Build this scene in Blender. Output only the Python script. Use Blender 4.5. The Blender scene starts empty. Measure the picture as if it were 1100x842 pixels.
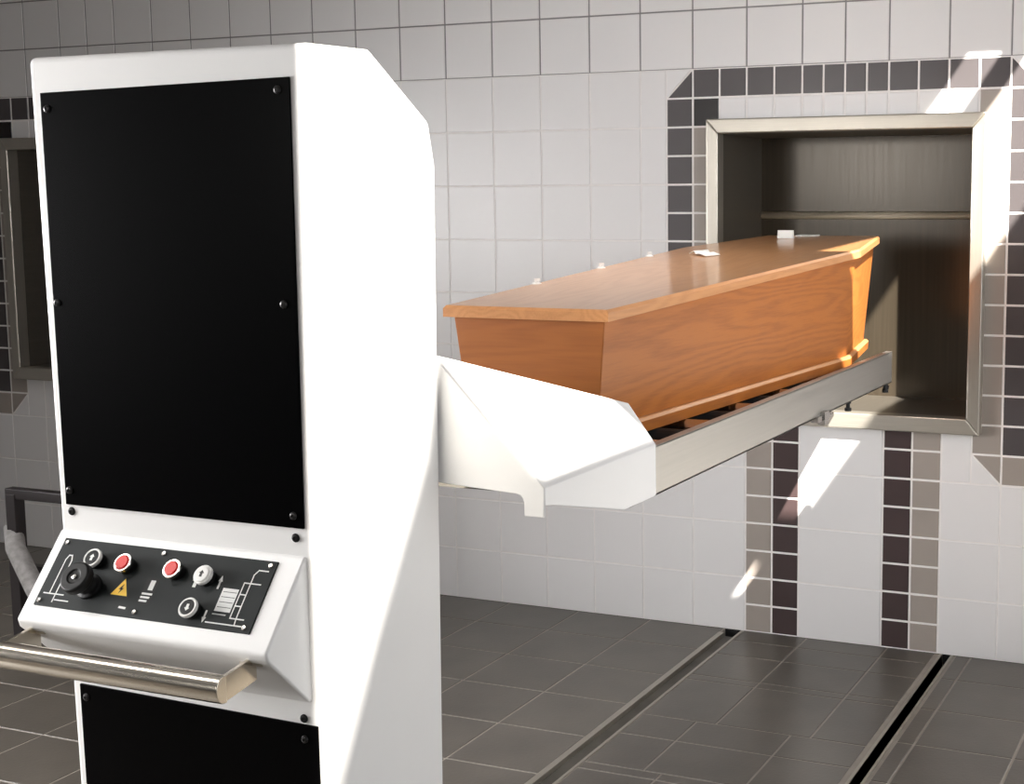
import bpy, bmesh, math, random
from mathutils import Vector, Matrix
random.seed(7)
scene = bpy.context.scene
COL = scene.collection
CM = 0.01

# ------------------------------------------------------------------ materials
def new_mat(name):
    m = bpy.data.materials.new(name); m.use_nodes = True
    nt = m.node_tree; b = nt.nodes['Principled BSDF']
    return m, nt, b

def paint(name, col, rough=0.4, metal=0.0, spec=0.5, var=0.0, vscale=6.0, bump=0.0, bscale=60.0):
    m, nt, b = new_mat(name)
    b.inputs['Roughness'].default_value = rough
    b.inputs['Metallic'].default_value = metal
    b.inputs['Specular IOR Level'].default_value = spec
    tc = nt.nodes.new('ShaderNodeTexCoord')
    n = nt.nodes.new('ShaderNodeTexNoise'); n.inputs['Scale'].default_value = vscale; n.inputs['Detail'].default_value = 4
    nt.links.new(tc.outputs['Object'], n.inputs['Vector'])
    r = nt.nodes.new('ShaderNodeValToRGB')
    lo = [max(0, c*(1-var)) for c in col[:3]] + [1]; hi = [min(1, c*(1+var)) for c in col[:3]] + [1]
    r.color_ramp.elements[0].position = 0.3; r.color_ramp.elements[1].position = 0.7
    r.color_ramp.elements[0].color = lo; r.color_ramp.elements[1].color = hi
    nt.links.new(n.outputs['Fac'], r.inputs['Fac']); nt.links.new(r.outputs['Color'], b.inputs['Base Color'])
    if bump:
        n2 = nt.nodes.new('ShaderNodeTexNoise'); n2.inputs['Scale'].default_value = bscale; n2.inputs['Detail'].default_value = 3
        nt.links.new(tc.outputs['Object'], n2.inputs['Vector'])
        bp = nt.nodes.new('ShaderNodeBump'); bp.inputs['Strength'].default_value = bump; bp.inputs['Distance'].default_value = 0.002
        nt.links.new(n2.outputs['Fac'], bp.inputs['Height']); nt.links.new(bp.outputs['Normal'], b.inputs['Normal'])
    return m

def brushed(name, col, rough=0.3, stretch=(60, 60, 1.5), var=0.12, bump=0.15, metal=1.0):
    """brushed stainless steel: noise stretched along the brushing direction"""
    m, nt, b = new_mat(name)
    b.inputs['Metallic'].default_value = metal
    tc = nt.nodes.new('ShaderNodeTexCoord'); mp = nt.nodes.new('ShaderNodeMapping')
    mp.inputs['Scale'].default_value = stretch
    n = nt.nodes.new('ShaderNodeTexNoise'); n.inputs['Scale'].default_value = 3; n.inputs['Detail'].default_value = 5
    nt.links.new(tc.outputs['Object'], mp.inputs['Vector']); nt.links.new(mp.outputs['Vector'], n.inputs['Vector'])
    r = nt.nodes.new('ShaderNodeValToRGB')
    r.color_ramp.elements[0].color = [c*(1-var) for c in col] + [1]; r.color_ramp.elements[1].color = [min(1, c*(1+var)) for c in col] + [1]
    nt.links.new(n.outputs['Fac'], r.inputs['Fac']); nt.links.new(r.outputs['Color'], b.inputs['Base Color'])
    mr = nt.nodes.new('ShaderNodeMapRange'); mr.inputs['To Min'].default_value = rough*0.8; mr.inputs['To Max'].default_value = rough*1.25
    nt.links.new(n.outputs['Fac'], mr.inputs['Value']); nt.links.new(mr.outputs['Result'], b.inputs['Roughness'])
    bp = nt.nodes.new('ShaderNodeBump'); bp.inputs['Strength'].default_value = bump; bp.inputs['Distance'].default_value = 0.001
    nt.links.new(n.outputs['Fac'], bp.inputs['Height']); nt.links.new(bp.outputs['Normal'], b.inputs['Normal'])
    return m

def oak(name, stretch, rough=0.3, light=1.0, coat=0.3, grain=1.0, tan=0.0):
    """oak veneer: cathedral bands plus fine fibres, stretched along the grain"""
    m, nt, b = new_mat(name)
    L = nt.links
    tc = nt.nodes.new('ShaderNodeTexCoord'); mp = nt.nodes.new('ShaderNodeMapping'); mp.inputs['Scale'].default_value = stretch
    L.new(tc.outputs['Object'], mp.inputs['Vector'])
    n = nt.nodes.new('ShaderNodeTexNoise'); n.inputs['Scale'].default_value = 4.0; n.inputs['Detail'].default_value = 3.0; n.inputs['Roughness'].default_value = 0.45
    L.new(mp.outputs['Vector'], n.inputs['Vector'])
    mul = nt.nodes.new('ShaderNodeMath'); mul.operation = 'MULTIPLY'; mul.inputs[1].default_value = 170
    L.new(n.outputs['Fac'], mul.inputs[0])
    sn = nt.nodes.new('ShaderNodeMath'); sn.operation = 'SINE'; L.new(mul.outputs[0], sn.inputs[0])
    mr = nt.nodes.new('ShaderNodeMapRange'); mr.inputs['From Min'].default_value = -1; L.new(sn.outputs[0], mr.inputs['Value'])
    mp2 = nt.nodes.new('ShaderNodeMapping'); mp2.inputs['Scale'].default_value = [40*s if s > .5 else 14*s for s in stretch]
    L.new(tc.outputs['Object'], mp2.inputs['Vector'])
    f = nt.nodes.new('ShaderNodeTexNoise'); f.inputs['Scale'].default_value = 6; f.inputs['Detail'].default_value = 4
    L.new(mp2.outputs['Vector'], f.inputs['Vector'])
    mix = nt.nodes.new('ShaderNodeMix'); mix.data_type = 'FLOAT'; mix.inputs[0].default_value = 0.70
    L.new(mr.outputs['Result'], mix.inputs[2]); L.new(f.outputs['Fac'], mix.inputs[3])
    r = nt.nodes.new('ShaderNodeValToRGB')
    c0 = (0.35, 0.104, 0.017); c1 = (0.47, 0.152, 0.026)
    c0 = [a+(b_-a)*tan for a, b_ in zip(c0, (0.36, 0.165, 0.062))]; c1 = [a+(b_-a)*tan for a, b_ in zip(c1, (0.50, 0.262, 0.115))]   # paler, less red: light on lid and edges put into the colour
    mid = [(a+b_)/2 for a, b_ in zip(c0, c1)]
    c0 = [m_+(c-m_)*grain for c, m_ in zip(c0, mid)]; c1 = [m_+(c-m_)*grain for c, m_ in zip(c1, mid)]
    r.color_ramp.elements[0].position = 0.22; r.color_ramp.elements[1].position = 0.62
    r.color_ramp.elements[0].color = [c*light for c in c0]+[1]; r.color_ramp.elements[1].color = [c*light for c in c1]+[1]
    L.new(mix.outputs[0], r.inputs['Fac']); L.new(r.outputs['Color'], b.inputs['Base Color'])
    b.inputs['Roughness'].default_value = rough
    b.inputs['Coat Weight'].default_value = coat; b.inputs['Coat Roughness'].default_value = 0.12
    return m

M = {}
M['tile_white'] = paint('glazed white tile', (0.79, 0.775, 0.77), 0.28, var=0.02, vscale=1.6)
M['tile_dark'] = paint('glazed dark grey tile', (0.085, 0.075, 0.077), 0.25, var=0.10, vscale=3)
M['tile_black'] = paint('glazed black tile', (0.016, 0.012, 0.012), 0.25)
M['tile_brown'] = paint('glazed brown tile', (0.058, 0.038, 0.038), 0.25, var=0.15, vscale=3)
M['tile_beige'] = paint('glazed taupe tile', (0.36, 0.315, 0.28), 0.28, var=0.08, vscale=3)
M['grout_light'] = paint('light grout', (0.86, 0.83, 0.81), 0.9, var=0.05, vscale=20)
M['grout_shaded'] = paint('shaded grout', (0.26, 0.25, 0.25), 0.9, var=0.08, vscale=20)  # upper joints: darkening from the light direction put into the colour
M['floor_tile'] = paint('charcoal floor tile', (0.098, 0.086, 0.072), 0.36, var=0.14, vscale=5, bump=0.25, bscale=90)
M['floor_grout'] = paint('floor grout', (0.33, 0.30, 0.26), 0.85, var=0.1, vscale=15)
M['track_steel'] = brushed('worn track steel', (0.46, 0.43, 0.38), 0.45, (40, 2, 40))
M['channel'] = paint('dirty track channel', (0.085, 0.078, 0.066), 0.6, var=0.3, vscale=8)
M['black_gap'] = paint('black gap', (0.006, 0.006, 0.006), 0.8)
M['ceil'] = paint('ceiling paint', (0.45, 0.44, 0.44), 0.8, var=0.02)
M['plaster'] = paint('grey wall plaster', (0.22, 0.217, 0.215), 0.8, var=0.03)
M['white'] = paint('white powder coat', (0.87, 0.862, 0.85), 0.33, var=0.01, bump=0.03, bscale=300)
M['gloss_black'] = paint('black front panel', (0.0012, 0.0012, 0.0014), 0.22, spec=0.05)
M['plate'] = paint('anthracite control plate', (0.011, 0.014, 0.014), 0.55, spec=0.2)
M['print'] = paint('white print', (0.72, 0.72, 0.70), 0.5)
M['screw'] = paint('black screw', (0.03, 0.028, 0.028), 0.3, metal=0.6)
M['screw_bright'] = paint('bright screw', (0.62, 0.60, 0.57), 0.25, metal=1.0)
M['knob'] = paint('black plastic', (0.008, 0.008, 0.008), 0.5, spec=0.25)
M['white_plastic'] = paint('white plastic', (0.80, 0.79, 0.76), 0.35)
M['red'] = paint('red button cap', (0.68, 0.025, 0.022), 0.35)
M['chrome'] = paint('chrome ring', (0.78, 0.76, 0.72), 0.2, metal=1.0)
M['yellow'] = paint('warning yellow', (1.0, 0.60, 0.02), 0.45)
M['steel'] = brushed('brushed stainless frame', (0.58, 0.54, 0.47), 0.32, (3, 60, 60), metal=0.75)
M['steel_v'] = brushed('brushed stainless upright', (0.56, 0.525, 0.46), 0.30, (60, 60, 2), metal=0.75)
M['handle_steel'] = brushed('polished handle steel', (0.78, 0.72, 0.62), 0.17, (1, 60, 60), var=0.05, bump=0.04)
M['rail_steel'] = brushed('stainless rail', (0.42, 0.405, 0.375), 0.40, (60, 1.5, 60), var=0.14, bump=0.1, metal=0.8)
M['door_steel'] = brushed('heat tinted hatch steel', (0.052, 0.041, 0.028), 0.20, (30, 30, 0.8), var=0.3, bump=0.012, metal=0.35)
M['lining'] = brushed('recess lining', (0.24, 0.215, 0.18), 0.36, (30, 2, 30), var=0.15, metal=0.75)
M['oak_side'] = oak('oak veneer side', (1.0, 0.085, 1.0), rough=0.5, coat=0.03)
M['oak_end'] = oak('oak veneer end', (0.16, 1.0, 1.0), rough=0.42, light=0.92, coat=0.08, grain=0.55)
M['oak_lid_lit'] = oak('oak veneer lit lid', (1.0, 0.14, 1.0), rough=0.3, light=1.3, coat=0.62, grain=0.5, tan=0.85)  # same veneer, lightened in colour for the light on the lid
M['oak_edge'] = oak('oak lipping with highlight', (1.0, 0.14, 1.0), rough=0.35, light=1.5, coat=0.2, grain=0.4, tan=0.75)  # pale lipping; highlight along lid and moulding chamfers put into the colour
M['bead'] = paint('pressed steel bead highlight', (0.62, 0.54, 0.42), 0.35, metal=0.2)  # pale tone is a reflected sun line put into the colour
M['paper'] = paint('white paper', (0.85, 0.84, 0.80), 0.7)
M['cart_black'] = paint('dark cart frame', (0.02, 0.015, 0.016), 0.4, metal=0.2)
M['foam'] = paint('grey foam sleeve', (0.26, 0.25, 0.245), 0.95, var=0.25, vscale=40, bump=0.6, bscale=90)
M['rubber'] = paint('black rubber', (0.015, 0.015, 0.015), 0.7)

# ------------------------------------------------------------------ helpers
def link_bm(name, bm, mats, parent=None, smooth=False, bevel=0.0, seg=3, angle=35):
    me = bpy.data.meshes.new(name); bmesh.ops.recalc_face_normals(bm, faces=bm.faces)
    bm.to_mesh(me); bm.free()
    if not isinstance(mats, (list, tuple)): mats = [mats]
    for m in mats: me.materials.append(m)
    o = bpy.data.objects.new(name, me); COL.objects.link(o)
    if parent: o.parent = parent
    if smooth:
        for p in me.polygons: p.use_smooth = True
    if bevel:
        b = o.modifiers.new('bevel', 'BEVEL'); b.width = bevel*CM; b.segments = seg
        b.limit_method = 'ANGLE'; b.angle_limit = math.radians(angle); b.harden_normals = False
        for p in me.polygons: p.use_smooth = True
        w = o.modifiers.new('wn', 'WEIGHTED_NORMAL'); w.keep_sharp = True
    return o

PLACE = [1.0, 0.0, 0.0, 0.0]               # scale and offset (cm) of the thing being modelled, in room coordinates
def V(x, y, z):
    k_, dx, dy, dz = PLACE
    return Vector(((x*k_+dx)*CM, (y*k_+dy)*CM, (z*k_+dz)*CM))

def poly(bm, pts, mi=0):
    f = bm.faces.new([bm.verts.new(V(*p)) for p in pts]); f.material_index = mi; return f

def hexa(bm, c, mi=0):
    """8 corners: bottom loop of four, top loop of four"""
    v = [bm.verts.new(V(*p)) for p in c]
    for q in ((3, 2, 1, 0), (4, 5, 6, 7), (0, 1, 5, 4), (1, 2, 6, 5), (2, 3, 7, 6), (3, 0, 4, 7)):
        f = bm.faces.new([v[i] for i in q]); f.material_index = mi

def box(bm, x0, x1, y0, y1, z0, z1, mi=0):
    hexa(bm, [(x0, y0, z0), (x1, y0, z0), (x1, y1, z0), (x0, y1, z0), (x0, y0, z1), (x1, y0, z1), (x1, y1, z1), (x0, y1, z1)], mi)

def prism(bm, prof, x0, x1, mi=0):
    """profile of (y,z) swept along x"""
    a = [bm.verts.new(V(x0, y, z)) for y, z in prof]; b = [bm.verts.new(V(x1, y, z)) for y, z in prof]
    n = len(prof)
    for f in (bm.faces.new(a), bm.faces.new(b[::-1])): f.material_index = mi
    for i in range(n):
        f = bm.faces.new([a[i], b[i], b[(i+1) % n], a[(i+1) % n]]); f.material_index = mi

def loft(bm, loops, mi=0, caps=True):
    """closed loops of equal length joined in order"""
    vs = [[bm.verts.new(V(*p)) for p in l] for l in loops]
    n = len(loops[0])
    for a, b in zip(vs, vs[1:]):
        for i in range(n):
            f = bm.faces.new([a[i], a[(i+1) % n], b[(i+1) % n], b[i]]); f.material_index = mi
    if caps:
        f = bm.faces.new(vs[0][::-1]); f.material_index = mi
        f = bm.faces.new(vs[-1]); f.material_index = mi

def frame_axes(d):
    d = Vector(d).normalized(); a = Vector((0, 0, 1)) if abs(d.z) < .9 else Vector((1, 0, 0))
    u = d.cross(a).normalized(); return d, u, d.cross(u).normalized()

def lathe(bm, origin, axis, prof, n=24, mi=0):
    """profile of (radius, distance along axis)"""
    d, u, w = frame_axes(axis); o = Vector(origin)
    rings = []
    for r, h in prof:
        rings.append([tuple(o+d*h+(u*math.cos(2*math.pi*i/n)+w*math.sin(2*math.pi*i/n))*r) for i in range(n)])
    loft(bm, rings, mi)

def tube(bm, pts, r, n=12, mi=0):
    pts = [Vector(p) for p in pts]; loops = []
    up = None
    for i, p in enumerate(pts):
        t = (pts[min(i+1, len(pts)-1)]-pts[max(i-1, 0)]).normalized()
        if up is None: _, up, _ = frame_axes(t)
        up = (up-t*up.dot(t)).normalized(); w = t.cross(up)
        loops.append([tuple(p+(up*math.cos(2*math.pi*k/n)+w*math.sin(2*math.pi*k/n))*r) for k in range(n)])
    loft(bm, loops, mi)

def thing(name, label, cat, loc, group=None):
    o = bpy.data.objects.new(name, None); o.empty_display_size = 0.1; COL.objects.link(o)
    o.location = V(*loc); o['label'] = label; o['category'] = cat
    if group: o['group'] = group
    return o

def part(name, bm, mats, root, parent=None, label=None, **k):
    """a part modelled in room coordinates, hung under its thing"""
    o = link_bm(name, bm, mats, None, **k)
    if parent is None:
        o.parent = root
        o.matrix_parent_inverse = Matrix.Translation(-root.location)
    else:
        o.parent = parent
    if label: o['label'] = label
    return o

def tag(o, label, cat, group=None):
    o['label'] = label; o['category'] = cat
    if group: o['group'] = group
    return o

def structure(o):
    o['kind'] = 'structure'; return o

# ------------------------------------------------------------------ far wall: tiles on a grout bed
WHITE, DARK, BLACK, BROWN, BEIGE, GL, GG = range(7)
WM = [M[k] for k in ('tile_white', 'tile_dark', 'tile_black', 'tile_brown', 'tile_beige', 'grout_light', 'grout_shaded')]
OV = (0.0, -330.0)                       # centre lines of the two furnace hatches
FX, FZ0, FZ1 = 48.3, 77.0, 182.3         # frame outer half width, bottom, top
bm = bmesh.new()

def tile(pts, mi, gap=0.25, rise=0.22):
    """one tile: polygon in the wall plane (x,z), shrunk by half the joint and slightly raised"""
    n = len(pts)
    ar = sum(pts[i][0]*pts[(i+1) % n][1]-pts[(i+1) % n][0]*pts[i][1] for i in range(n))
    if ar < 0: pts = pts[::-1]
    def inset(d):
        out = []
        for i in range(n):
            p0, p1, p2 = Vector(pts[i-1]), Vector(pts[i]), Vector(pts[(i+1) % n])
            e1, e2 = (p1-p0).normalized(), (p2-p1).normalized()
            n1, n2 = Vector((-e1.y, e1.x)), Vector((-e2.y, e2.x))
            b = (n1+n2); b /= max(0.2, 1+n1.dot(n2)); out.append(p1+b*d)
        return out
    a, b = inset(gap), inset(gap+0.16)
    va = [bm.verts.new(V(p.x, 0.0, p.y)) for p in a]; vb = [bm.verts.new(V(p.x, -rise, p.y)) for p in b]
    f = bm.faces.new(vb); f.material_index = mi
    for i in range(n):
        f = bm.faces.new([va[i], va[(i+1) % n], vb[(i+1) % n], vb[i]]); f.material_index = mi

def rect(x0, x1, z0, z1, mi, gap=0.25):
    if x1-x0 > 0.5 and z1-z0 > 0.5: tile([(x0, z0), (x1, z0), (x1, z1), (x0, z1)], mi, gap)

WX0, WX1, WTOP = -470.0, 230.0, 300.0
# a) everything outside the hatch bays
def plain_cols():
    xs = []
    x = 75.0
    while x < WX1: xs.append((x, min(x+20, WX1))); x += 20
    x = -75.0
    while x > -254: xs.append((x-20, x)); x -= 20
    x = -405.0
    while x > WX0: xs.append((max(x-20, WX0), x)); x -= 20
    return xs
zrows = [(z, z+20) for z in range(0, 300, 20)]
for x0, x1 in plain_cols():
    for z0, z1 in zrows: rect(x0, x1, z0, z1, WHITE)
# b) the bays
for u in OV:
    for z0, z1 in zrows[:3]:                                    # below the border
        for x0, x1 in ((-75, -55), (-55, -35), (-15, 15), (35, 55), (55, 75)): rect(u+x0, u+x1, z0, z1, WHITE)
    for k in range(8):                                          # the two double stripes
        z0, z1 = k*10, k*10+10
        if z1 > 77: z1 = 77
        for x0, x1, c in ((-35, -25, BEIGE), (-25, -15, BROWN), (15, 25, BROWN), (25, 35, BEIGE)):
            if u > -1: rect(u+x0, u+x1, z0, z1, c, 0.36)
    if u < -1:
        for z0, z1 in ((0, 20), (20, 40), (40, 60), (60, 77)): rect(u-35, u-15, z0, z1, WHITE); rect(u+15, u+35, z0, z1, WHITE)
    for x0, x1 in ((-45, -35), (-15, 15), (35, 45)): rect(u+x0, u+x1, 60, 77, WHITE)
    for s in (-1, 1):
        def R(a, b, z0, z1, c, g=0.36):
            x0, x1 = sorted((u+s*a, u+s*b)); rect(x0, x1, z0, z1, c, g)
        for z0, z1 in zrows[3:10]: R(65, 75, z0, z1, WHITE, 0.25)
        tile([(u+s*55, 60), (u+s*55, 70), (u+s*45, 70)], BEIGE, 0.3)      # bevelled foot of the border
        tile([(u+s*45, 60), (u+s*55, 60), (u+s*45, 70)], WHITE, 0.2)
        R(55, 65, 60, 70, BEIGE)
        for k in range(7, 19): R(55, 65, k*10, k*10+10, DARK)
        for k in range(7, 18): R(45, 55, k*10, k*10+10, BEIGE)
        R(45, 55, 180, 190, BLACK if s < 0 else BEIGE)
        tile([(u+s*55, 190), (u+s*65, 190), (u+s*55, 200)], DARK, 0.3)    # cut corner
        tile([(u+s*65, 190), (u+s*65, 200), (u+s*55, 200)], WHITE, 0.2)
        R(45, 55, 190, 200, DARK); R(35, 45, 190, 200, DARK); R(25, 35, 190, 200, DARK); R(15, 25, 190, 200, DARK)
        R(7.5, 15, 190, 200, DARK); R(0, 7.5, 190, 200, DARK)
        for a, b in ((0, 7.5), (7.5, 15), (15, 25), (25, 35), (35, 45)): R(a, b, 180, 190, WHITE)
        for z0, z1 in zrows[10:]:
            for a, b in ((0, 15), (15, 35), (35, 55), (55, 75)): R(a, b, z0, z1, WHITE, 0.25)
# c) grout bed with the two openings left out
def bed(x0, x1, z0, z1, mi): box(bm, x0, x1, 0.0, 6.0, z0, z1, mi)
hole = 44.5
xs = [WX0, OV[1]-hole, OV[1]+hole, -hole, hole, WX1]
for i in range(5):
    if i in (1, 3):
        bed(xs[i], xs[i+1], 0, 81, GL); bed(xs[i], xs[i+1], 178, 200, GL)
    else: bed(xs[i], xs[i+1], 0, 200, GL)
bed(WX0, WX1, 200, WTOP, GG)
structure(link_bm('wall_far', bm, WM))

# ------------------------------------------------------------------ floor
bm = bmesh.new()
FT, FG, CH, BG = 0, 1, 2, 3
def ftile(x0, x1, y0, y1, gap=0.3):
    if x1-x0 < 1.0 or y1-y0 < 1.0: return
    g, c = gap, 0.15
    a = [(x0+g, y0+g), (x1-g, y0+g), (x1-g, y1-g), (x0+g, y1-g)]
    b = [(x0+g+c, y0+g+c), (x1-g-c, y0+g+c), (x1-g-c, y1-g-c), (x0+g+c, y1-g-c)]
    va = [bm.verts.new(V(x, y, -0.2)) for x, y in a]; vb = [bm.verts.new(V(x, y, 0)) for x, y in b]
    f = bm.faces.new(vb); f.material_index = FT
    for i in range(4):
        f = bm.faces.new([va[i], va[(i+1) % 4], vb[(i+1) % 4], vb[i]]); f.material_index = FT
YB = -780.0
def steps(a, b, d):
    out = [a]
    while out[-1]-d > b+3: out.append(out[-1]-d)
    out.append(b); return out
# left field
gx = [-43.0]+[-72.2-29.65*k for k in range(14)]
gx = [x for x in gx if x > -467]+[-470.0]
gy = [0.0]+steps(-26.2, YB, 29.35)
for x1, x0 in zip(gx, gx[1:]):
    for y1, y0 in zip(gy, gy[1:]): ftile(x0, x1, y0, y1)
# middle field between track and drain: straight courses near the wall, then a staggered field
rows = [0, -12.0, -28.2, -51.3, -56.1, -90.8, -107.6, -130.8, -135.5, -160, -189, -218, -247, -276, -305, -334]
rows += steps(-363, YB, 29)[0:]
for y1, y0 in zip(rows, rows[1:]):
    cols = (-35.4, -11.6, 17.6, 34.4) if y0 > -91 else ((-35.4, -17.6, 11.7, 34.4) if y0 > -131 else (-35.4, -12.0, 17.6, 34.4))
    for x0, x1 in zip(cols, cols[1:]): ftile(x0, x1, y0, y1)
# right field
gx = [41.3, 46.5, 74.5]+[74.5+29.5*k for k in range(1, 6)]; gx[-1] = 230.0
gy = [0.0]+steps(-25.2, YB, 29.6)
for x0, x1 in zip(gx, gx[1:]):
    for y1, y0 in zip(gy, gy[1:]): ftile(x0, x1, y0, y1)
for x0, x1 in ((-470, -42.6), (-35.6, 36.8), (39.7, 230)):
    box(bm, x0, x1, YB, 0, -6, -0.16, FG)
box(bm, -42.6, -35.6, YB, -5, -6, -1.3, CH); box(bm, -42.6, -35.6, -5, 0, -6, -5.5, BG)
box(bm, 36.8, 39.7, YB, 0, -6, -5.2, BG); box(bm, -470, 230, 0, 6, -6, -0.02, BG)
structure(link_bm('floor', bm, [M['floor_tile'], M['floor_grout'], M['channel'], M['black_gap']]))
for i, (x0, x1, z0, z1) in enumerate(((-43.2, -41.2, -1.3, 0.12), (-36.3, -35.3, -1.3, 0.1), (35.9, 36.8, -5, 0.1), (39.7, 40.5, -5, 0.1))):
    bm = bmesh.new(); box(bm, x0, x1, YB+2, -5.0 if i == 0 else -0.4, z0, z1)
    structure(link_bm('trim_%d' % (i+1), bm, M['track_steel']))

# ------------------------------------------------------------------ ceiling with roof lights and added sun holes, other walls
LC = (-0.75, 1.0, -1.09)                 # direction the sunlight travels
roof_holes = [
    [(128.5, -91), (163, -91), (163, -236), (128.5, -236)],              # long roof light over the hatch
    [(109, -91), (120.5, -91), (120.5, -111), (109, -111)],              # short one beside it
    [(154, -251.5), (160, -254), (162, -262), (159, -263.5), (154.3, -261.5)],   # added hole, shaped for one small sun patch
    [(80, -392), (130, -398), (160.5, -408), (160.5, -451), (128.5, -432.5), (140.9, -453.6), (157.5, -491), (170, -518), (172, -523), (99, -425.2), (80, -405)],  # added opening, outline cut to shape the sun on hood and column
]
bm = bmesh.new()
def loop2d(pts):
    vs = [bm.verts.new(V(x, y, WTOP)) for x, y in pts]
    for i in range(len(vs)): bm.edges.new((vs[i], vs[(i+1) % len(vs)]))
loop2d([(-480, -790), (240, -790), (240, 6), (-480, 6)])
for p in roof_holes: loop2d(p)
bmesh.ops.triangle_fill(bm, use_beauty=True, use_dissolve=False, edges=bm.edges[:])
o = structure(link_bm('ceiling', bm, M['ceil']))
s = o.modifiers.new('thick', 'SOLIDIFY'); s.thickness = 0.01; s.offset = 1
# right wall with a wide window, back wall with a window, left wall with an added window for the fill
WIN_R = (-395, -45, 40, 215); WIN_B = (-295, -135, 148, 236); FILL_WIN_L = (-575, -325, 80, 220)
bm = bmesh.new()
y0, y1, z0, z1 = WIN_R
box(bm, 230, 240, -790, y0, 0, 300); box(bm, 230, 240, y1, 6, 0, 300); box(bm, 230, 240, y0, y1, 0, z0); box(bm, 230, 240, y0, y1, z1, 300)
structure(link_bm('wall_right', bm, M['plaster']))
bm = bmesh.new()
x0, x1, z0, z1 = WIN_B
box(bm, -470, x0, -790, -780, 0, 300); box(bm, x1, 230, -790, -780, 0, 300); box(bm, x0, x1, -790, -780, 0, z0); box(bm, x0, x1, -790, -780, z1, 300)
structure(link_bm('wall_near', bm, M['plaster']))
bm = bmesh.new()
y0, y1, z0, z1 = FILL_WIN_L
box(bm, -480, -470, -790, y0, 0, 300); box(bm, -480, -470, y1, 6, 0, 300); box(bm, -480, -470, y0, y1, 0, z0); box(bm, -480, -470, y0, y1, z1, 300)
structure(link_bm('wall_left', bm, M['plaster']))
def window_frame(name, axis, a0, a1, z0, z1, c0, c1, bars):
    bm = bmesh.new(); t = 5
    def bb(p0, p1, q0, q1):
        if axis == 'y': box(bm, c0, c1, p0, p1, q0, q1)
        else: box(bm, p0, p1, c0, c1, q0, q1)
    bb(a0, a1, z0, z0+t); bb(a0, a1, z1-t, z1); bb(a0, a0+t, z0+t, z1-t); bb(a1-t, a1, z0+t, z1-t)
    for k in range(1, bars):
        p = a0+(a1-a0)*k/bars; bb(p-2, p+2, z0+t, z1-t)
    structure(link_bm(name, bm, M['white_plastic'], bevel=0.4))
window_frame('window_1', 'y', WIN_R[0], WIN_R[1], WIN_R[2], WIN_R[3], 231, 238, 3)
window_frame('window_2', 'x', WIN_B[0], WIN_B[1], WIN_B[2], WIN_B[3], -788, -782, 3)

window_frame('added_window_3', 'y', FILL_WIN_L[0], FILL_WIN_L[1], FILL_WIN_L[2], FILL_WIN_L[3], -478, -471, 3)  # added window, gives the left fill light a source

# ------------------------------------------------------------------ furnace hatches
def hatch(u, label):
    t = thing('furnace_hatch', label, 'furnace hatch', (u, 0, FZ0), None)
    i0, i1 = -43.8, 43.8; o0, o1 = -FX, FX; zi0, zi1 = 82.4, 177.3; yf = -5.0
    def ring(name, quads):
        for q, mat in quads:
            bm = bmesh.new(); hexa(bm, [(u+x, 1.0, z) for x, z in q]+[(u+x, yf, z) for x, z in q])
            part(name, bm, M[mat], t, bevel=0.5)
    ring('frame_top', [([(o0, FZ1), (o1, FZ1), (i1, zi1), (i0, zi1)], 'steel')])
    ring('frame_sill', [([(o0, FZ0), (o1, FZ0), (i1, zi0), (i0, zi0)], 'steel')])
    ring('frame_jamb', [([(o0, FZ0), (o0, FZ1), (i0, zi1), (i0, zi0)], 'steel_v')])
    ring('frame_jamb', [([(o1, FZ0), (o1, FZ1), (i1, zi1), (i1, zi0)], 'steel_v')])
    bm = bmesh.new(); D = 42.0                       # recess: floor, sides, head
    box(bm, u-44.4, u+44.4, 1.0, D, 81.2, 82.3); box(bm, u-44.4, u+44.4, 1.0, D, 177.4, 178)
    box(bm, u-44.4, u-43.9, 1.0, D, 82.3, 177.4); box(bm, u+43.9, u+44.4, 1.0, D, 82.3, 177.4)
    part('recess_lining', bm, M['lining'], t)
    bm = bmesh.new(); box(bm, u-44.4, u+44.4, D, D+3, 81.2, 178)
    d = part('door', bm, M['door_steel'], t)
    bm = bmesh.new()                                   # pressed horizontal bead of the door
    prism(bm, [(D+0.2, 147.3), (D-0.8, 147.7), (D-1.2, 148.3), (D-1.1, 149.0), (D-0.5, 149.9), (D+0.2, 150.4)], u-43.8, u+43.8)
    part('door_bead', bm, M['bead'], t, parent=None, smooth=True)
    return t
hatch(OV[0], 'stainless steel framed furnace hatch in front of the wooden coffin')
hatch(OV[1], 'stainless steel framed furnace hatch mostly hidden behind the white loader')

# ------------------------------------------------------------------ coffin
coffin = thing('coffin', 'oak veneer coffin with flat glossy lid resting on the loader rails', 'coffin', (1, -128, 107.2))
CX = 1.0
def lidz(y): return 131.3+0.0473*(y+228)     # underside of the lid rises towards the head
plan = [(-1, 'foot', -226.5), (1, 'foot', -226.5), (1, 'sh', -81), (1, 'head', -29), (-1, 'head', -29), (-1, 'sh', -81)]
top_w = {'foot': 16.6, 'sh': 25.4, 'head': 17.3}; bot_w = {'foot': 14.0, 'sh': 22.6, 'head': 14.4}
def ring_pts(t, dy=0.0):
    """outline between bottom (t=0) and top (t=1)"""
    out = []
    for s, k, y in plan:
        w = bot_w[k]+(top_w[k]-bot_w[k])*t
        yy = y+(1.6 if k == 'foot' else (-1.6 if k == 'head' else 0))*(1-t)
        out.append((CX+s*w, yy, 107.2+(lidz(y)-107.2)*t))
    return out
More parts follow.
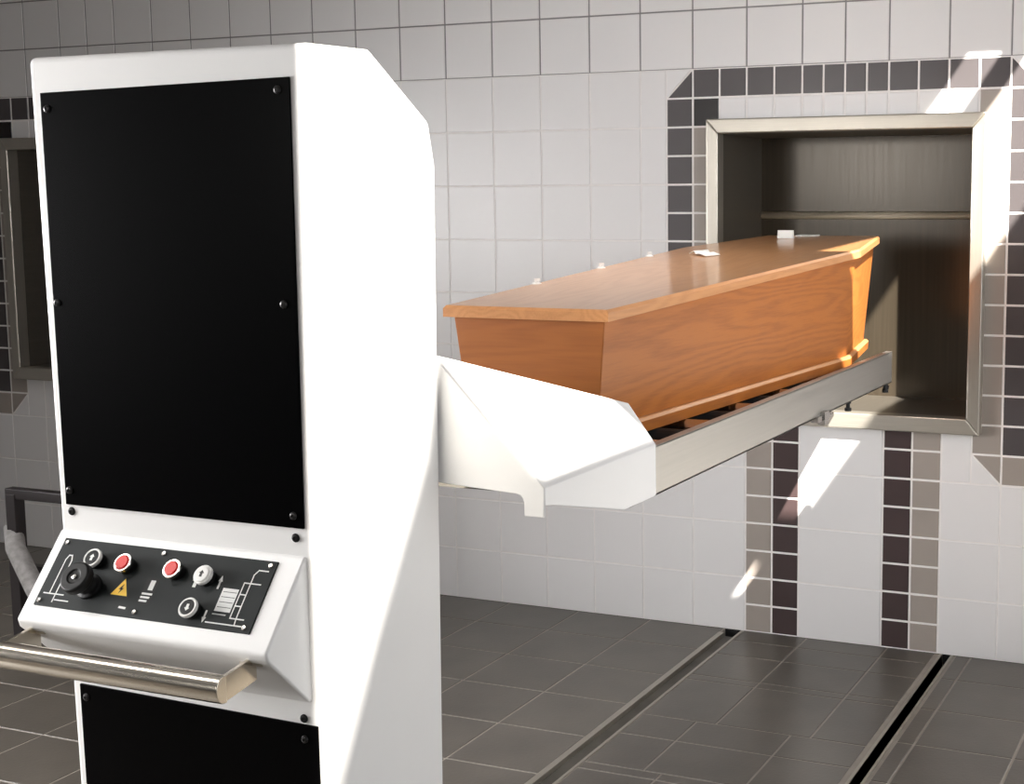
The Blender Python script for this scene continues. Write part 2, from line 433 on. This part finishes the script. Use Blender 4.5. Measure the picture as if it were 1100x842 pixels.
def grow(pts, d):
    out = []; n = len(pts)
    for i in range(n):
        p0, p1, p2 = [Vector(pts[j][:2]) for j in (i-1, i, (i+1) % n)]
        e1, e2 = (p1-p0).normalized(), (p2-p1).normalized()
        n1, n2 = Vector((e1.y, -e1.x)), Vector((e2.y, -e2.x))
        b = (n1+n2)/(1+n1.dot(n2)); q = p1+b*d; out.append((q.x, q.y, pts[i][2]))
    return out
bm = bmesh.new(); loft(bm, [ring_pts(0), ring_pts(1)])
for f in bm.faces:
    if abs(f.calc_center_median().y - (-2.26)) < 0.02 or abs(f.calc_center_median().y+0.29) < 0.02: f.material_index = 1
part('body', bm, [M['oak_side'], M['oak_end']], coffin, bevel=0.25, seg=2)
base = ring_pts(0.0); up = ring_pts(0.10)
bm = bmesh.new()
loft(bm, [grow(base, 0.2), grow(base, 1.6), grow([(a[0], a[1], 109.6) for a in up], 1.5), grow([(a[0], a[1], 110.3) for a in up], 0.9), grow([(a[0], a[1], 110.3) for a in up], 0.2)], caps=False)
bm.normal_update()
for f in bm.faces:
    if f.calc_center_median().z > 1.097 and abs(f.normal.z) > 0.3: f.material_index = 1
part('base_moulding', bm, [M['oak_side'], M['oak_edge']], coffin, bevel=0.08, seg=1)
rim = [(x, y, lidz(y)) for x, y, z in ring_pts(1)]
def up_by(pts, d): return [(x, y, z+d) for x, y, z in pts]
bm = bmesh.new()
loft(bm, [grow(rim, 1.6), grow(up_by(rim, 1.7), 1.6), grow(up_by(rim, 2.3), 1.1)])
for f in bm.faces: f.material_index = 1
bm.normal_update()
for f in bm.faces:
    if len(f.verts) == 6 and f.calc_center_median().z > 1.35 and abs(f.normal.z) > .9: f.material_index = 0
lid = part('lid', bm, [M['oak_lid_lit'], M['oak_edge']], coffin)
for x, y in ((-21.0, -147), (-23.0, -112), (-18.5, -186)):
    bm = bmesh.new(); z = lidz(y)+2.3
    lathe(bm, (x, y, z-0.05), (0, 0, 1), [(1.1, 0), (1.1, 0.25), (0.45, 0.4), (0.4, 0.9), (0.1, 1.0)], 14)
    box(bm, x-0.2, x+0.2, y-1.3, y+1.3, z+0.5, z+1.3)
    part('lid_screw', bm, M['white_plastic'], coffin, label='white lid screw with wing head')

# paper items lying on the lid
def lidtop(y): return lidz(y)+2.3
bm = bmesh.new()
pts = [(-13.6, -101, .3), (-12, -101.5, 1.0), (-10, -105, .5), (-8, -107.5, .9), (-5.5, -109, .3)]
a = []; b_ = []
for x, y, h in pts:
    a.append(bm.verts.new(V(x-1.1, y-2.6, lidtop(y-2.6)+h))); b_.append(bm.verts.new(V(x+1.1, y+2.6, lidtop(y+2.6)+h)))
for i in range(4): bm.faces.new([a[i], a[i+1], b_[i+1], b_[i]])
o = tag(link_bm('paper_slip', bm, M['paper'], smooth=True), 'crumpled white paper slip lying on the middle of the coffin lid', 'paper')
s = o.modifiers.new('thick', 'SOLIDIFY'); s.thickness = 0.0015
bm = bmesh.new(); z = lidtop(-41)
hexa(bm, [(-9.8, -41.5, z), (-4.6, -41.5, z), (-4.6, -39.8, z+.05), (-9.8, -39.8, z+.05), (-9.8, -40.9, z+2.5), (-4.6, -40.9, z+2.5), (-4.6, -40.5, z+2.5), (-9.8, -40.5, z+2.5)])
tag(link_bm('folded_card', bm, M['paper'], bevel=0.05, seg=1), 'small white folded card standing at the head of the coffin lid', 'card')
bm = bmesh.new(); z = lidtop(-31)
hexa(bm, [(-6.5, -33, lidtop(-33)), (0.2, -33.5, lidtop(-33.5)), (0.6, -29.5, lidtop(-29.5)), (-6, -29.3, lidtop(-29.3)),
          (-6.5, -33, lidtop(-33)+.35), (0.2, -33.5, lidtop(-33.5)+.35), (0.6, -29.5, lidtop(-29.5)+.35), (-6, -29.3, lidtop(-29.3)+.35)])
tag(link_bm('flat_card', bm, M['paper'], bevel=0.08, seg=1), 'flat white card lying right of the folded card on the coffin lid', 'card')

# ------------------------------------------------------------------ coffin loader
ld = thing('coffin_loader', 'tall white coffin loader with black front panels and rail arm under the coffin', 'coffin loader', (-10, -294, 0))
PLACE[:] = [0.94737, 7.03, -24.77, 8.09]   # loader coordinates scaled about the camera position, setting its depth with the view unchanged
CX = -6.36
def xr(z): return 5.6+0.012*(z-66)
def xl(z): return -43.9-0.0165*(z-59)
def yf(z): return -301.0
YR = -267.4
bm = bmesh.new()
prof = [(None, -6.5), (None, 176.4), (-285.5, 176.9), (-269.2, 166.9), (YR, 160.0), (YR, -6.5)]
A = []; B = []
for y, z in prof:
    y_ = yf(z) if y is None else y
    A.append(bm.verts.new(V(xl(z), y_, z))); B.append(bm.verts.new(V(xr(z), y_, z)))
bm.faces.new(A); bm.faces.new(B[::-1])
for i in range(6): bm.faces.new([A[i], B[i], B[(i+1) % 6], A[(i+1) % 6]])
col = part('column', bm, M['white'], ld, bevel=1.0, seg=4)

def front(x, z, off=0.0): return (x, yf(z)-off, z)
def front_plate(name, c, mat, t=0.35):
    """c: four (x,z) corners"""
    bm = bmesh.new(); hexa(bm, [front(x, z, -0.3) for x, z in c]+[front(x, z, t) for x, z in c])
    return part(name, bm, mat, ld, bevel=0.12, seg=2)
up_panel = front_plate('front_panel', [(-42.8, 106.0), (3.5, 105.9), (3.8, 171.7), (-43.3, 170.9)], M['gloss_black'])
lo_panel = front_plate('front_panel', [(-41.4, 20.0), (4.7, 20.0), (4.7, 75.6), (-42.1, 76.3)], M['gloss_black'])
def screw(x, z, parent, mat='screw', r=0.62, off=0.35):
    bm = bmesh.new(); p = front(x, z, off)
    lathe(bm, p, (0, -1, 0), [(r, -0.1), (r, 0.12), (r*0.8, 0.3), (r*0.45, 0.36), (r*0.4, 0.2), (0.05, 0.2)], 16)
    part('screw', bm, M[mat], ld, parent=None, smooth=False)
for x, z in ((-42.1, 168.4), (1.6, 169.9), (-42.3, 138.4), (1.3, 139.2), (-42.0, 108.4), (1.6, 107.8)): screw(x+.2, z, up_panel, 'screw')
for x, z in ((-40.7, 74.2), (2.4, 73.4)): screw(x, z, lo_panel)
for x, z in ((-41.9, 104.9), (1.8, 104.4), (-41.1, 77.9), (2.1, 76.5)): screw(x, z, col, 'knob', 0.68, 0.0)

# console wedge
bm = bmesh.new()
prism(bm, [(-299.5, 101.9), (-301.2, 101.7), (-311.0, 89.6), (-310.6, 88.3), (-301.4, 79.2), (-299.5, 79.2)], -44.4, 3.6)
console = part('console', bm, M['white'], ld, bevel=0.45, seg=3)
# plate frame: origin top left on the slope
S0 = Vector((0, -301.2, 101.7)); S1 = Vector((0, -311.0, 89.6)); SD = (S1-S0).normalized(); SN = Vector((0, -abs(SD.z), abs(SD.y)))
PW, PL = 41.7, 11.6; PX0 = -42.25; PSTART = 1.35
def pl(u, v, h=0.0):
    """plate coordinates: u,v in 0..1, h above the plate in cm"""
    p = S0+SD*(PSTART+v*PL)+SN*(0.25+h); return (PX0+u*PW, p.y, p.z)
bm = bmesh.new()
hexa(bm, [pl(0, 0, -.35), pl(1, 0, -.35), pl(1, 1, -.35), pl(0, 1, -.35), pl(0, 0), pl(1, 0), pl(1, 1), pl(0, 1)])
plate = part('control_plate', bm, M['plate'], ld, bevel=0.08, seg=1)
AX = tuple(SN)
def on_plate(name, bm, mats, label=None, **k):
    return part(name, bm, mats, ld, label=label, **k)
for u, v in ((.02, .07), (.975, .07), (.97, .93), (.02, .93), (.49, .07), (.476, .92)):
    bm = bmesh.new(); lathe(bm, pl(u, v), AX, [(.42, -.05), (.42, .1), (.3, .22), (.02, .24)], 12)
    on_plate('plate_screw', bm, M['screw_bright'])
def push_button(u, v, kind):
    bm = bmesh.new()
    ringm, capm = {'ring': ('white_plastic', 'knob'), 'red': ('chrome', 'red'), 'white': ('white_plastic', 'white_plastic')}[kind]
    lathe(bm, pl(u, v), AX, [(1.35, -.05), (1.35, .9), (1.2, 1.0)], 28, 2)
    lathe(bm, pl(u, v, .95), AX, [(1.15, 0), (1.55, .02), (1.58, .45), (1.48, .6), (1.24, .6), (1.2, .35)], 28, 0)
    if kind == 'white': lathe(bm, pl(u, v, .95), AX, [(1.26, .1), (1.26, .72), (1.1, .8)], 28, 1)
    else: lathe(bm, pl(u, v, .95), AX, [(1.22, .1), (1.22, .5 if kind == 'ring' else .66), (1.0, .56 if kind == 'ring' else .78)], 28, 1)
    o = on_plate('push_button', bm, [M[ringm], M[capm], M['knob']], {'ring': 'black push button with white ring', 'red': 'red push button with chrome ring', 'white': 'white push button'}[kind])
    for p in o.data.polygons: p.use_smooth = False
    if kind in ('ring', 'white'):
        bm = bmesh.new(); w, l = (.24, 1.0); h = .95+(.58 if kind == 'ring' else .82)
        du, dv = 1/PW, 1/PL
        pts = [(-w, l/2), (w, l/2), (w, -l*.1), (w*2, -l*.1), (0, -l*.6), (-w*2, -l*.1), (-w, -l*.1)]
        poly(bm, [pl(u+a*du, v+b*dv*(1 if v < .5 else -1), h) for a, b in pts])
        part('button_arrow', bm, M['print' if kind == 'ring' else 'screw'], ld, parent=o, label='small printed arrow')
push_button(.205, .29, 'ring'); push_button(.355, .31, 'red'); push_button(.585, .31, 'red'); push_button(.73, .34, 'white'); push_button(.727, .80, 'ring')
# rotary joystick
bm = bmesh.new(); P0 = pl(.225, .66)
lathe(bm, P0, AX, [(2.1, -.05), (2.1, .5), (1.5, .7), (1.3, 1.6), (1.35, 2.2), (2.3, 2.4), (2.6, 2.7), (2.6, 3.7), (2.3, 4.0), (1.2, 4.05), (1.1, 3.8), (.5, 3.75)], 30)
on_plate('joystick_knob', bm, M['knob'], 'black round joystick knob', smooth=False, bevel=0.12, seg=2)
bm = bmesh.new(); lathe(bm, Vector(P0)+SN*3.75, AX, [(.42, 0), (.42, .2), (.2, .3)], 12)
on_plate('knob_screw', bm, M['screw_bright'])

def flat(name, shapes, mats, label=None, h=0.03):
    """printed marks or a sticker: list of (points in plate uv, material index)"""
    bm = bmesh.new()
    for pts, mi, hh in shapes: poly(bm, [pl(u, v, h+hh) for u, v in pts], mi)
    return on_plate(name, bm, mats, label)
def stroke(p, q, w):
    """a line as a quad, p,q in uv, width in cm"""
    a = Vector((p[0]*PW, p[1]*PL)); b = Vector((q[0]*PW, q[1]*PL)); d = (b-a).normalized(); n = Vector((-d.y, d.x))*w/2; a = a-d*w/2; b = b+d*w/2
    return [((c.x)/PW, (c.y)/PL) for c in (a+n, b+n, b-n, a-n)]
# yellow triangle with a black flash
tri = lambda cx, cy, s: [(cx/PW, (cy-s)/PL), ((cx+s*1.0)/PW, (cy+s*.72)/PL), ((cx-s*1.0)/PW, (cy+s*.72)/PL)]
cx, cy = .372*PW, .62*PL
flash = [(.25, -.75), (-.5, .25), (-.05, .2), (-.25, 1.0), (.45, -.05), (.05, 0), (.3, -.72)]
flat('warning_sticker', [(tri(cx, cy, 1.95), 1, 0), (tri(cx, cy+.02, 1.62), 0, .02), ([((cx+a*.95)/PW, (cy+b*.95)/PL) for a, b in flash], 1, .04)], [M['yellow'], M['knob']], 'yellow triangle sticker with a black lightning flash')
flat('small_print', [(stroke((.40, .88), (.425, .885), .35), 0, 0)], [M['print']])
# little square label
def rc(u0, u1, v0, v1): return [(u0, v0), (u1, v0), (u1, v1), (u0, v1)]
sh = [(rc(.468, .525, .43, .80), 1, 0), (rc(.49, .512, .46, .60), 0, .02)]
for k in range(3): sh.append((rc(.472, .52-.006*k, .64+.05*k, .668+.05*k), 0, .02))
flat('plate_label', sh, [M['print'], M['knob']], 'small dark label with a white square and lines of print')
# arrows beside the buttons
def arrow(cu, cv, up=True, l=2.0, w=.36):
    d = -1 if up else 1
    pts = [(-w/2, -d*l/2), (w/2, -d*l/2), (w/2, d*l*.05), (w*1.15, d*l*.05), (0, d*l/2), (-w*1.15, d*l*.05), (-w/2, d*l*.05)]
    return [((cu*PW+a)/PW, (cv*PL+b)/PL) for a, b in pts]
for a in (arrow(.685, .40, True, 1.9, .6), arrow(.79, .37, True, 2.2), arrow(.785, .85, False, 2.0)): flat('printed_arrow', [(a, 0, 0)], [M['print']])
# left pictogram: tall rounded hoop on a base
sh = []
hoop = [(.052, .80), (.052, .32), (.060, .25), (.074, .25), (.082, .32), (.082, .80)]
for a, b in zip(hoop, hoop[1:]): sh.append((stroke(a, b, .22), 0, 0))
for a, b in (((.025, .82), (.12, .82)), ((.09, .90), (.155, .90)), ((.10, .72), (.13, .72)), ((.082, .82), (.082, .93))): sh.append((stroke(a, b, .2), 0, 0.004))
sh.append((arrow(.125, .52, True, 1.8, .55), 0, 0.004))
flat('pictogram', sh, [M['print']], 'white line pictogram of a raised loader')
# right pictogram: block, ladder frame and platform
sh = [(rc(.815, .885, .44, .76), 0, 0)]
for k in range(3): sh.append((stroke((.815, .80+.0*k), (.87, .80), .2), 0, 0.003))
for k in range(4): sh.append((stroke((.822, .49+.07*k), (.88, .49+.07*k), .09), 1, 0.01))
for a, b in (((.80, .92), (.955, .92)), ((.895, .83), (.955, .83)), ((.895, .83), (.895, .34)), ((.922, .83), (.922, .22)), ((.895, .34), (.965, .34)), ((.922, .22), (.935, .15)), ((.935, .15), (.975, .15)),
             ((.922, .83), (.925, .92)), ((.895, .5), (.922, .5)), ((.895, .66), (.922, .66))): sh.append((stroke(a, b, .2), 0, 0.006))
flat('pictogram', sh, [M['print'], M['plate']], 'white line pictogram of a block and lifting platform')

# handle bar
bm = bmesh.new()
hp = []
for k in range(9):
    a = math.pi*(0.5+k/8.0); hp.append((-316.2+1.7*math.cos(a), 85.7+2.05*math.sin(a)))
hp += [(-315.7, 83.65), (-315.7, 87.75)]
prism(bm, hp, -42.2, 0.3)
hb = part('handle', bm, M['handle_steel'], ld, bevel=0.12, seg=2, angle=40)
for x in (-42.1, -0.4):
    bm = bmesh.new()
    hexa(bm, [(x, -309.0, 84.9), (x+.6, -309.0, 84.9), (x+.6, -315.8, 83.8), (x, -315.8, 83.8), (x, -309.0, 88.6), (x+.6, -309.0, 88.6), (x+.6, -315.8, 87.6), (x, -315.8, 87.6)])
    part('handle_arm', bm, M['handle_steel'], ld, parent=None, bevel=0.08, seg=1)
    bm = bmesh.new(); box(bm, x-1.7, x+2.3, -310.0, -308.6, 87.3, 88.2)
    lathe(bm, (x-1.0, -309.2, 87.6), (0, 0, -1), [(.6, 0), (.6, .9), (.4, 1.1)], 10)
    part('handle_bracket', bm, M['steel'], ld)

# hood: folded sheet rising from the rails to the column
k = 1.02
RX, ZR, YB_, YC = 25.7, 107.3, -267.3, -221.3
def hz(x): return ZR+k*(RX-x)
xA, xD = 5.0, 18.6
bm = bmesh.new()
for s in (1, -1):
    def P(x, y, z): return (x if s > 0 else 2*CX-x, y, z)
    Apt, Bpt, Cpt, Dpt = P(xA, YB_, hz(xA)), P(RX, YB_, ZR), P(RX, YC, ZR), P(xD, YC+3.0, hz(xD))
    poly(bm, [Apt, Bpt, Cpt, Dpt])
    # front plate with the rounded cut-out under it
    cut = [P(xA, YB_, 106.9)]+[P(22.0-1.2*(1-math.sin(a)), YB_, 106.9-1.2*(1-math.cos(a))) for a in (0, .4, .8, 1.2, 1.57)]
    zl = 102.4
    poly(bm, [Apt, cut[0], *[P(x_, YB_, z_) for x_, z_ in ((20.6, 106.0), (21.3, 105.8), (21.8, 105.3), (22.0, 104.6), (22.0, zl))], P(RX, YB_, zl), Bpt])
    # right skirt down to the rail
    poly(bm, [Bpt, P(RX, YB_, 104.4), P(RX, YB_+3, 103.9), P(RX, -236, 97.4), P(RX, YC, 97.2), Cpt])
poly(bm, [(xA, YB_, hz(xA)), (2*CX-xA, YB_, hz(xA)), (2*CX-xA, YB_, 106), (xA, YB_, 106)])
bmesh.ops.remove_doubles(bm, verts=bm.verts, dist=0.0002)
hood = part('hood', bm, M['white'], ld)
s = hood.modifiers.new('thick', 'SOLIDIFY'); s.thickness = 0.003; s.offset = 0
b = hood.modifiers.new('bevel', 'BEVEL'); b.width = 0.003; b.segments = 2; b.limit_method = 'ANGLE'; b.angle_limit = math.radians(30)

# rail arm
for s in (1, -1):
    def X(a, b): return (a, b) if s > 0 else (2*CX-b, 2*CX-a)
    bm = bmesh.new(); y0, y1 = YC-12, -33.0
    x0, x1 = X(RX-0.5, RX); box(bm, x0, x1, y0, y1, 97.2, 107.0)
    x0, x1 = X(RX-2.0, RX); box(bm, x0, x1, y0, y1, 106.6, 107.05)
    x0, x1 = X(RX-3.0, RX); box(bm, x0, x1, y0, y1, 97.2, 97.7)
    part('rail', bm, M['rail_steel'], ld, bevel=0.1, seg=1)
    if s > 0:
        for y, dz in ((-36.0, 0), (-79.0, 0)):
            bm = bmesh.new()
            lathe(bm, (RX-1.3, y, 97.3), (0, 0, -1), [(.9, 0), (.9, .8), (.6, .9), (.6, 2.0), (1.0, 2.1), (1.0, 3.0)], 12)
            if y > -50: lathe(bm, (RX-1.3, y, 95.4), (0, 1, 0.1), [(.9, 0), (.9, 1.0), (.4, 1.1), (.4, 3.6)], 10)
            part('rail_stop', bm, M['rubber'], ld)
        bm = bmesh.new(); box(bm, RX-1, RX+.9, -116, -104, 96.2, 97.6); box(bm, RX-.5, RX+1.3, -111, -107, 95.0, 98.4)
        lathe(bm, (RX+.4, -103.5, 97), (0, 1, 0), [(.5, 0), (.5, 1.6), (.3, 1.8)], 10)
        part('rail_latch', bm, M['screw_bright'], ld)
y = -216.0; i = 0
while y < -38:
    bm = bmesh.new(); lathe(bm, (2*CX-RX+.6, y, 102.3), (1, 0, 0), [(.8, 0), (.8, 1.6), (2.3, 1.7), (2.3, 61.2), (.8, 61.3), (.8, 62.8)], 18)
    part('roller', bm, M['screw_bright'] if i % 2 else M['rubber'], ld)
    y += 14.5 if y < -80 else 34.0; i += 1
bm = bmesh.new(); box(bm, 2*CX-RX+.6, RX-.6, YC-10, -95, 97.8, 98.3)
part('sun_baffle', bm, M['channel'], ld)  # added plate, keeps leaking sun off the floor below the rollers
bm = bmesh.new()
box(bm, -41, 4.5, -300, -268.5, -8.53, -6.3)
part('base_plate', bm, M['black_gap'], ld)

PLACE[:] = [1.0, 0.0, 0.0, 0.0]
# ------------------------------------------------------------------ dark cart at the left
ct = thing('transport_cart', 'dark tubular transport cart with grey foam rolls behind the white loader', 'cart', (-240, -125, 0))
def bar(p, q, a, b, name):
    bm = bmesh.new(); p, q = Vector(p), Vector(q); d, u, w = frame_axes(q-p)
    loft(bm, [[tuple(c+u*sx*a+w*sy*b) for sx, sy in ((-1, -1), (1, -1), (1, 1), (-1, 1))] for c in (p, q)])
    return part(name, bm, M['cart_black'], ct, bevel=0.4, seg=2)
bar((-254.4, -120, 7), (-254.4, -120, 57), 2.2, 2.2, 'post')
bar((-210, -120, 7), (-210, -120, 57), 2.2, 2.2, 'post')
bar((-257.0, -120, 57.0), (-207.5, -120, 57.0), 1.8, 1.8, 'top_bar')
bar((-254.4, -120, 31), (-210, -120, 31), 1.8, 1.8, 'cross_bar')
bar((-254.4, -120, 8), (-210, -120, 8), 1.8, 1.8, 'cross_bar')
for x in (-254.4, -210): bar((x, -122, 8), (x, -62, 8), 1.8, 1.8, 'side_bar')
for x in (-254.4, -210): bar((x, -62, 6.5), (x, -62, 57), 2.0, 2.0, 'post')
bar((-257.0, -62, 57.0), (-207.5, -62, 57.0), 1.8, 1.8, 'top_bar')
for pts, r in (([(-258, -118, 44), (-251, -124, 39), (-236, -131, 29), (-219, -137, 16)], 3.2), ([(-246, -98, 46), (-236, -104, 41), (-227, -109, 31), (-219, -112, 15)], 3.2)):
    bm = bmesh.new(); lathe_pts = pts
    tube(bm, pts, r, 16)
    part('foam_roll', bm, M['foam'], ct, smooth=True)
for x in (-254.4, -210):
    for y in (-120, -62):
        bm = bmesh.new(); lathe(bm, (x-1.4, y, 3.6), (1, 0, 0), [(1, 0), (3.2, .1), (3.5, .5), (3.5, 2.3), (3.2, 2.7), (1, 2.8)], 18)
        part('castor', bm, M['rubber'], ct)

# ------------------------------------------------------------------ light
def sun(strength):
    l = bpy.data.lights.new('sun', 'SUN'); l.energy = strength; l.angle = math.radians(0.6); l.color = (1.0, 0.95, 0.87)
    o = bpy.data.objects.new('sun', l); COL.objects.link(o)
    o.rotation_euler = Vector(LC).to_track_quat('-Z', 'Y').to_euler(); o.location = (3, -5, 6)
def area(name, loc, direc, sx, sy, power, color=(1, 1, 1), spread=180):
    l = bpy.data.lights.new(name, 'AREA'); l.shape = 'RECTANGLE'; l.size = sx*CM; l.size_y = sy*CM; l.energy = power; l.color = color
    l.spread = math.radians(spread)
    o = bpy.data.objects.new(name, l); COL.objects.link(o); o.location = V(*loc)
    o.rotation_euler = Vector(direc).to_track_quat('-Z', 'Y').to_euler()
sun(24.0)
# daylight entering by right and back windows; left and ceiling fills are added, unseen
area('daylight_fill_right', (229, -220, 127), (-1, 0, -.35), 340, 165, 9, (0.97, 0.98, 1.0), 90)
area('daylight_fill_right', (225, -250, 185), (-345, 250, -40), 120, 60, 6, (0.97, 0.98, 1.0), 70)  # extra beam added to brighten the middle of the far wall
area('daylight_back', (-215, -779, 192), (.2, 1, -0.1), 150, 80, 10, (1.0, 0.97, 0.93), 90)
area('left_fill', (-465, -450, 150), (1, .33, -0.13), 240, 130, 98, (1.0, 0.985, 0.98), 94)  # added fill, brightens the far wall and the fronts
area('ceiling_fill', (-190, -410, 296), (0, 0, -1), 200, 60, 47, (1.0, 0.97, 0.94), 106)  # added overhead fill without a fixture
area('ceiling_fill', (-15, -150, 296), (0, 0, -1), 60, 120, 4.2, (1.0, 0.98, 0.96), 52)  # added fill, brightens the coffin lid
area('ceiling_fill', (-330, -250, 296), (0, 0, -1), 100, 200, 19, (1.0, 0.97, 0.94), 92)  # added fill for the lower left wall

w = bpy.data.worlds.new('sky'); scene.world = w; w.use_nodes = True
bg = w.node_tree.nodes['Background']; bg.inputs['Color'].default_value = (0.75, 0.86, 1.0, 1); bg.inputs['Strength'].default_value = 0.3

# ------------------------------------------------------------------ camera
W_, H_ = 1100, 842
f_px = 1527.748; yaw, pit, rol = 0.394583, -0.125836, -0.003194
CAM = (133.528, -470.622, 153.758); PPX, PPY = 174.172, -10.359
cam = bpy.data.cameras.new('camera'); co = bpy.data.objects.new('camera', cam); COL.objects.link(co)
cam.sensor_fit = 'HORIZONTAL'; cam.sensor_width = 36.0; cam.lens = f_px/W_*36.0
cam.shift_x = -PPX/W_; cam.shift_y = PPY/W_
cyw, syw = math.cos(yaw), math.sin(yaw)
fw = Vector((-syw*math.cos(pit), cyw*math.cos(pit), math.sin(pit)))
r = Vector((cyw, syw, 0)); up_ = r.cross(fw)
r2 = r*math.cos(rol)+up_*math.sin(rol); u2 = r2.cross(fw)
mw = Matrix((r2, u2, -fw)).transposed().to_4x4(); mw.translation = V(*CAM)
co.matrix_world = mw
cam.clip_start = 0.05; cam.clip_end = 100
scene.camera = co

scene.view_settings.view_transform = 'Standard'; scene.view_settings.look = 'None'
scene.view_settings.gamma = 1.0; scene.view_settings.use_curve_mapping = False
scene.view_settings.exposure = 0.12
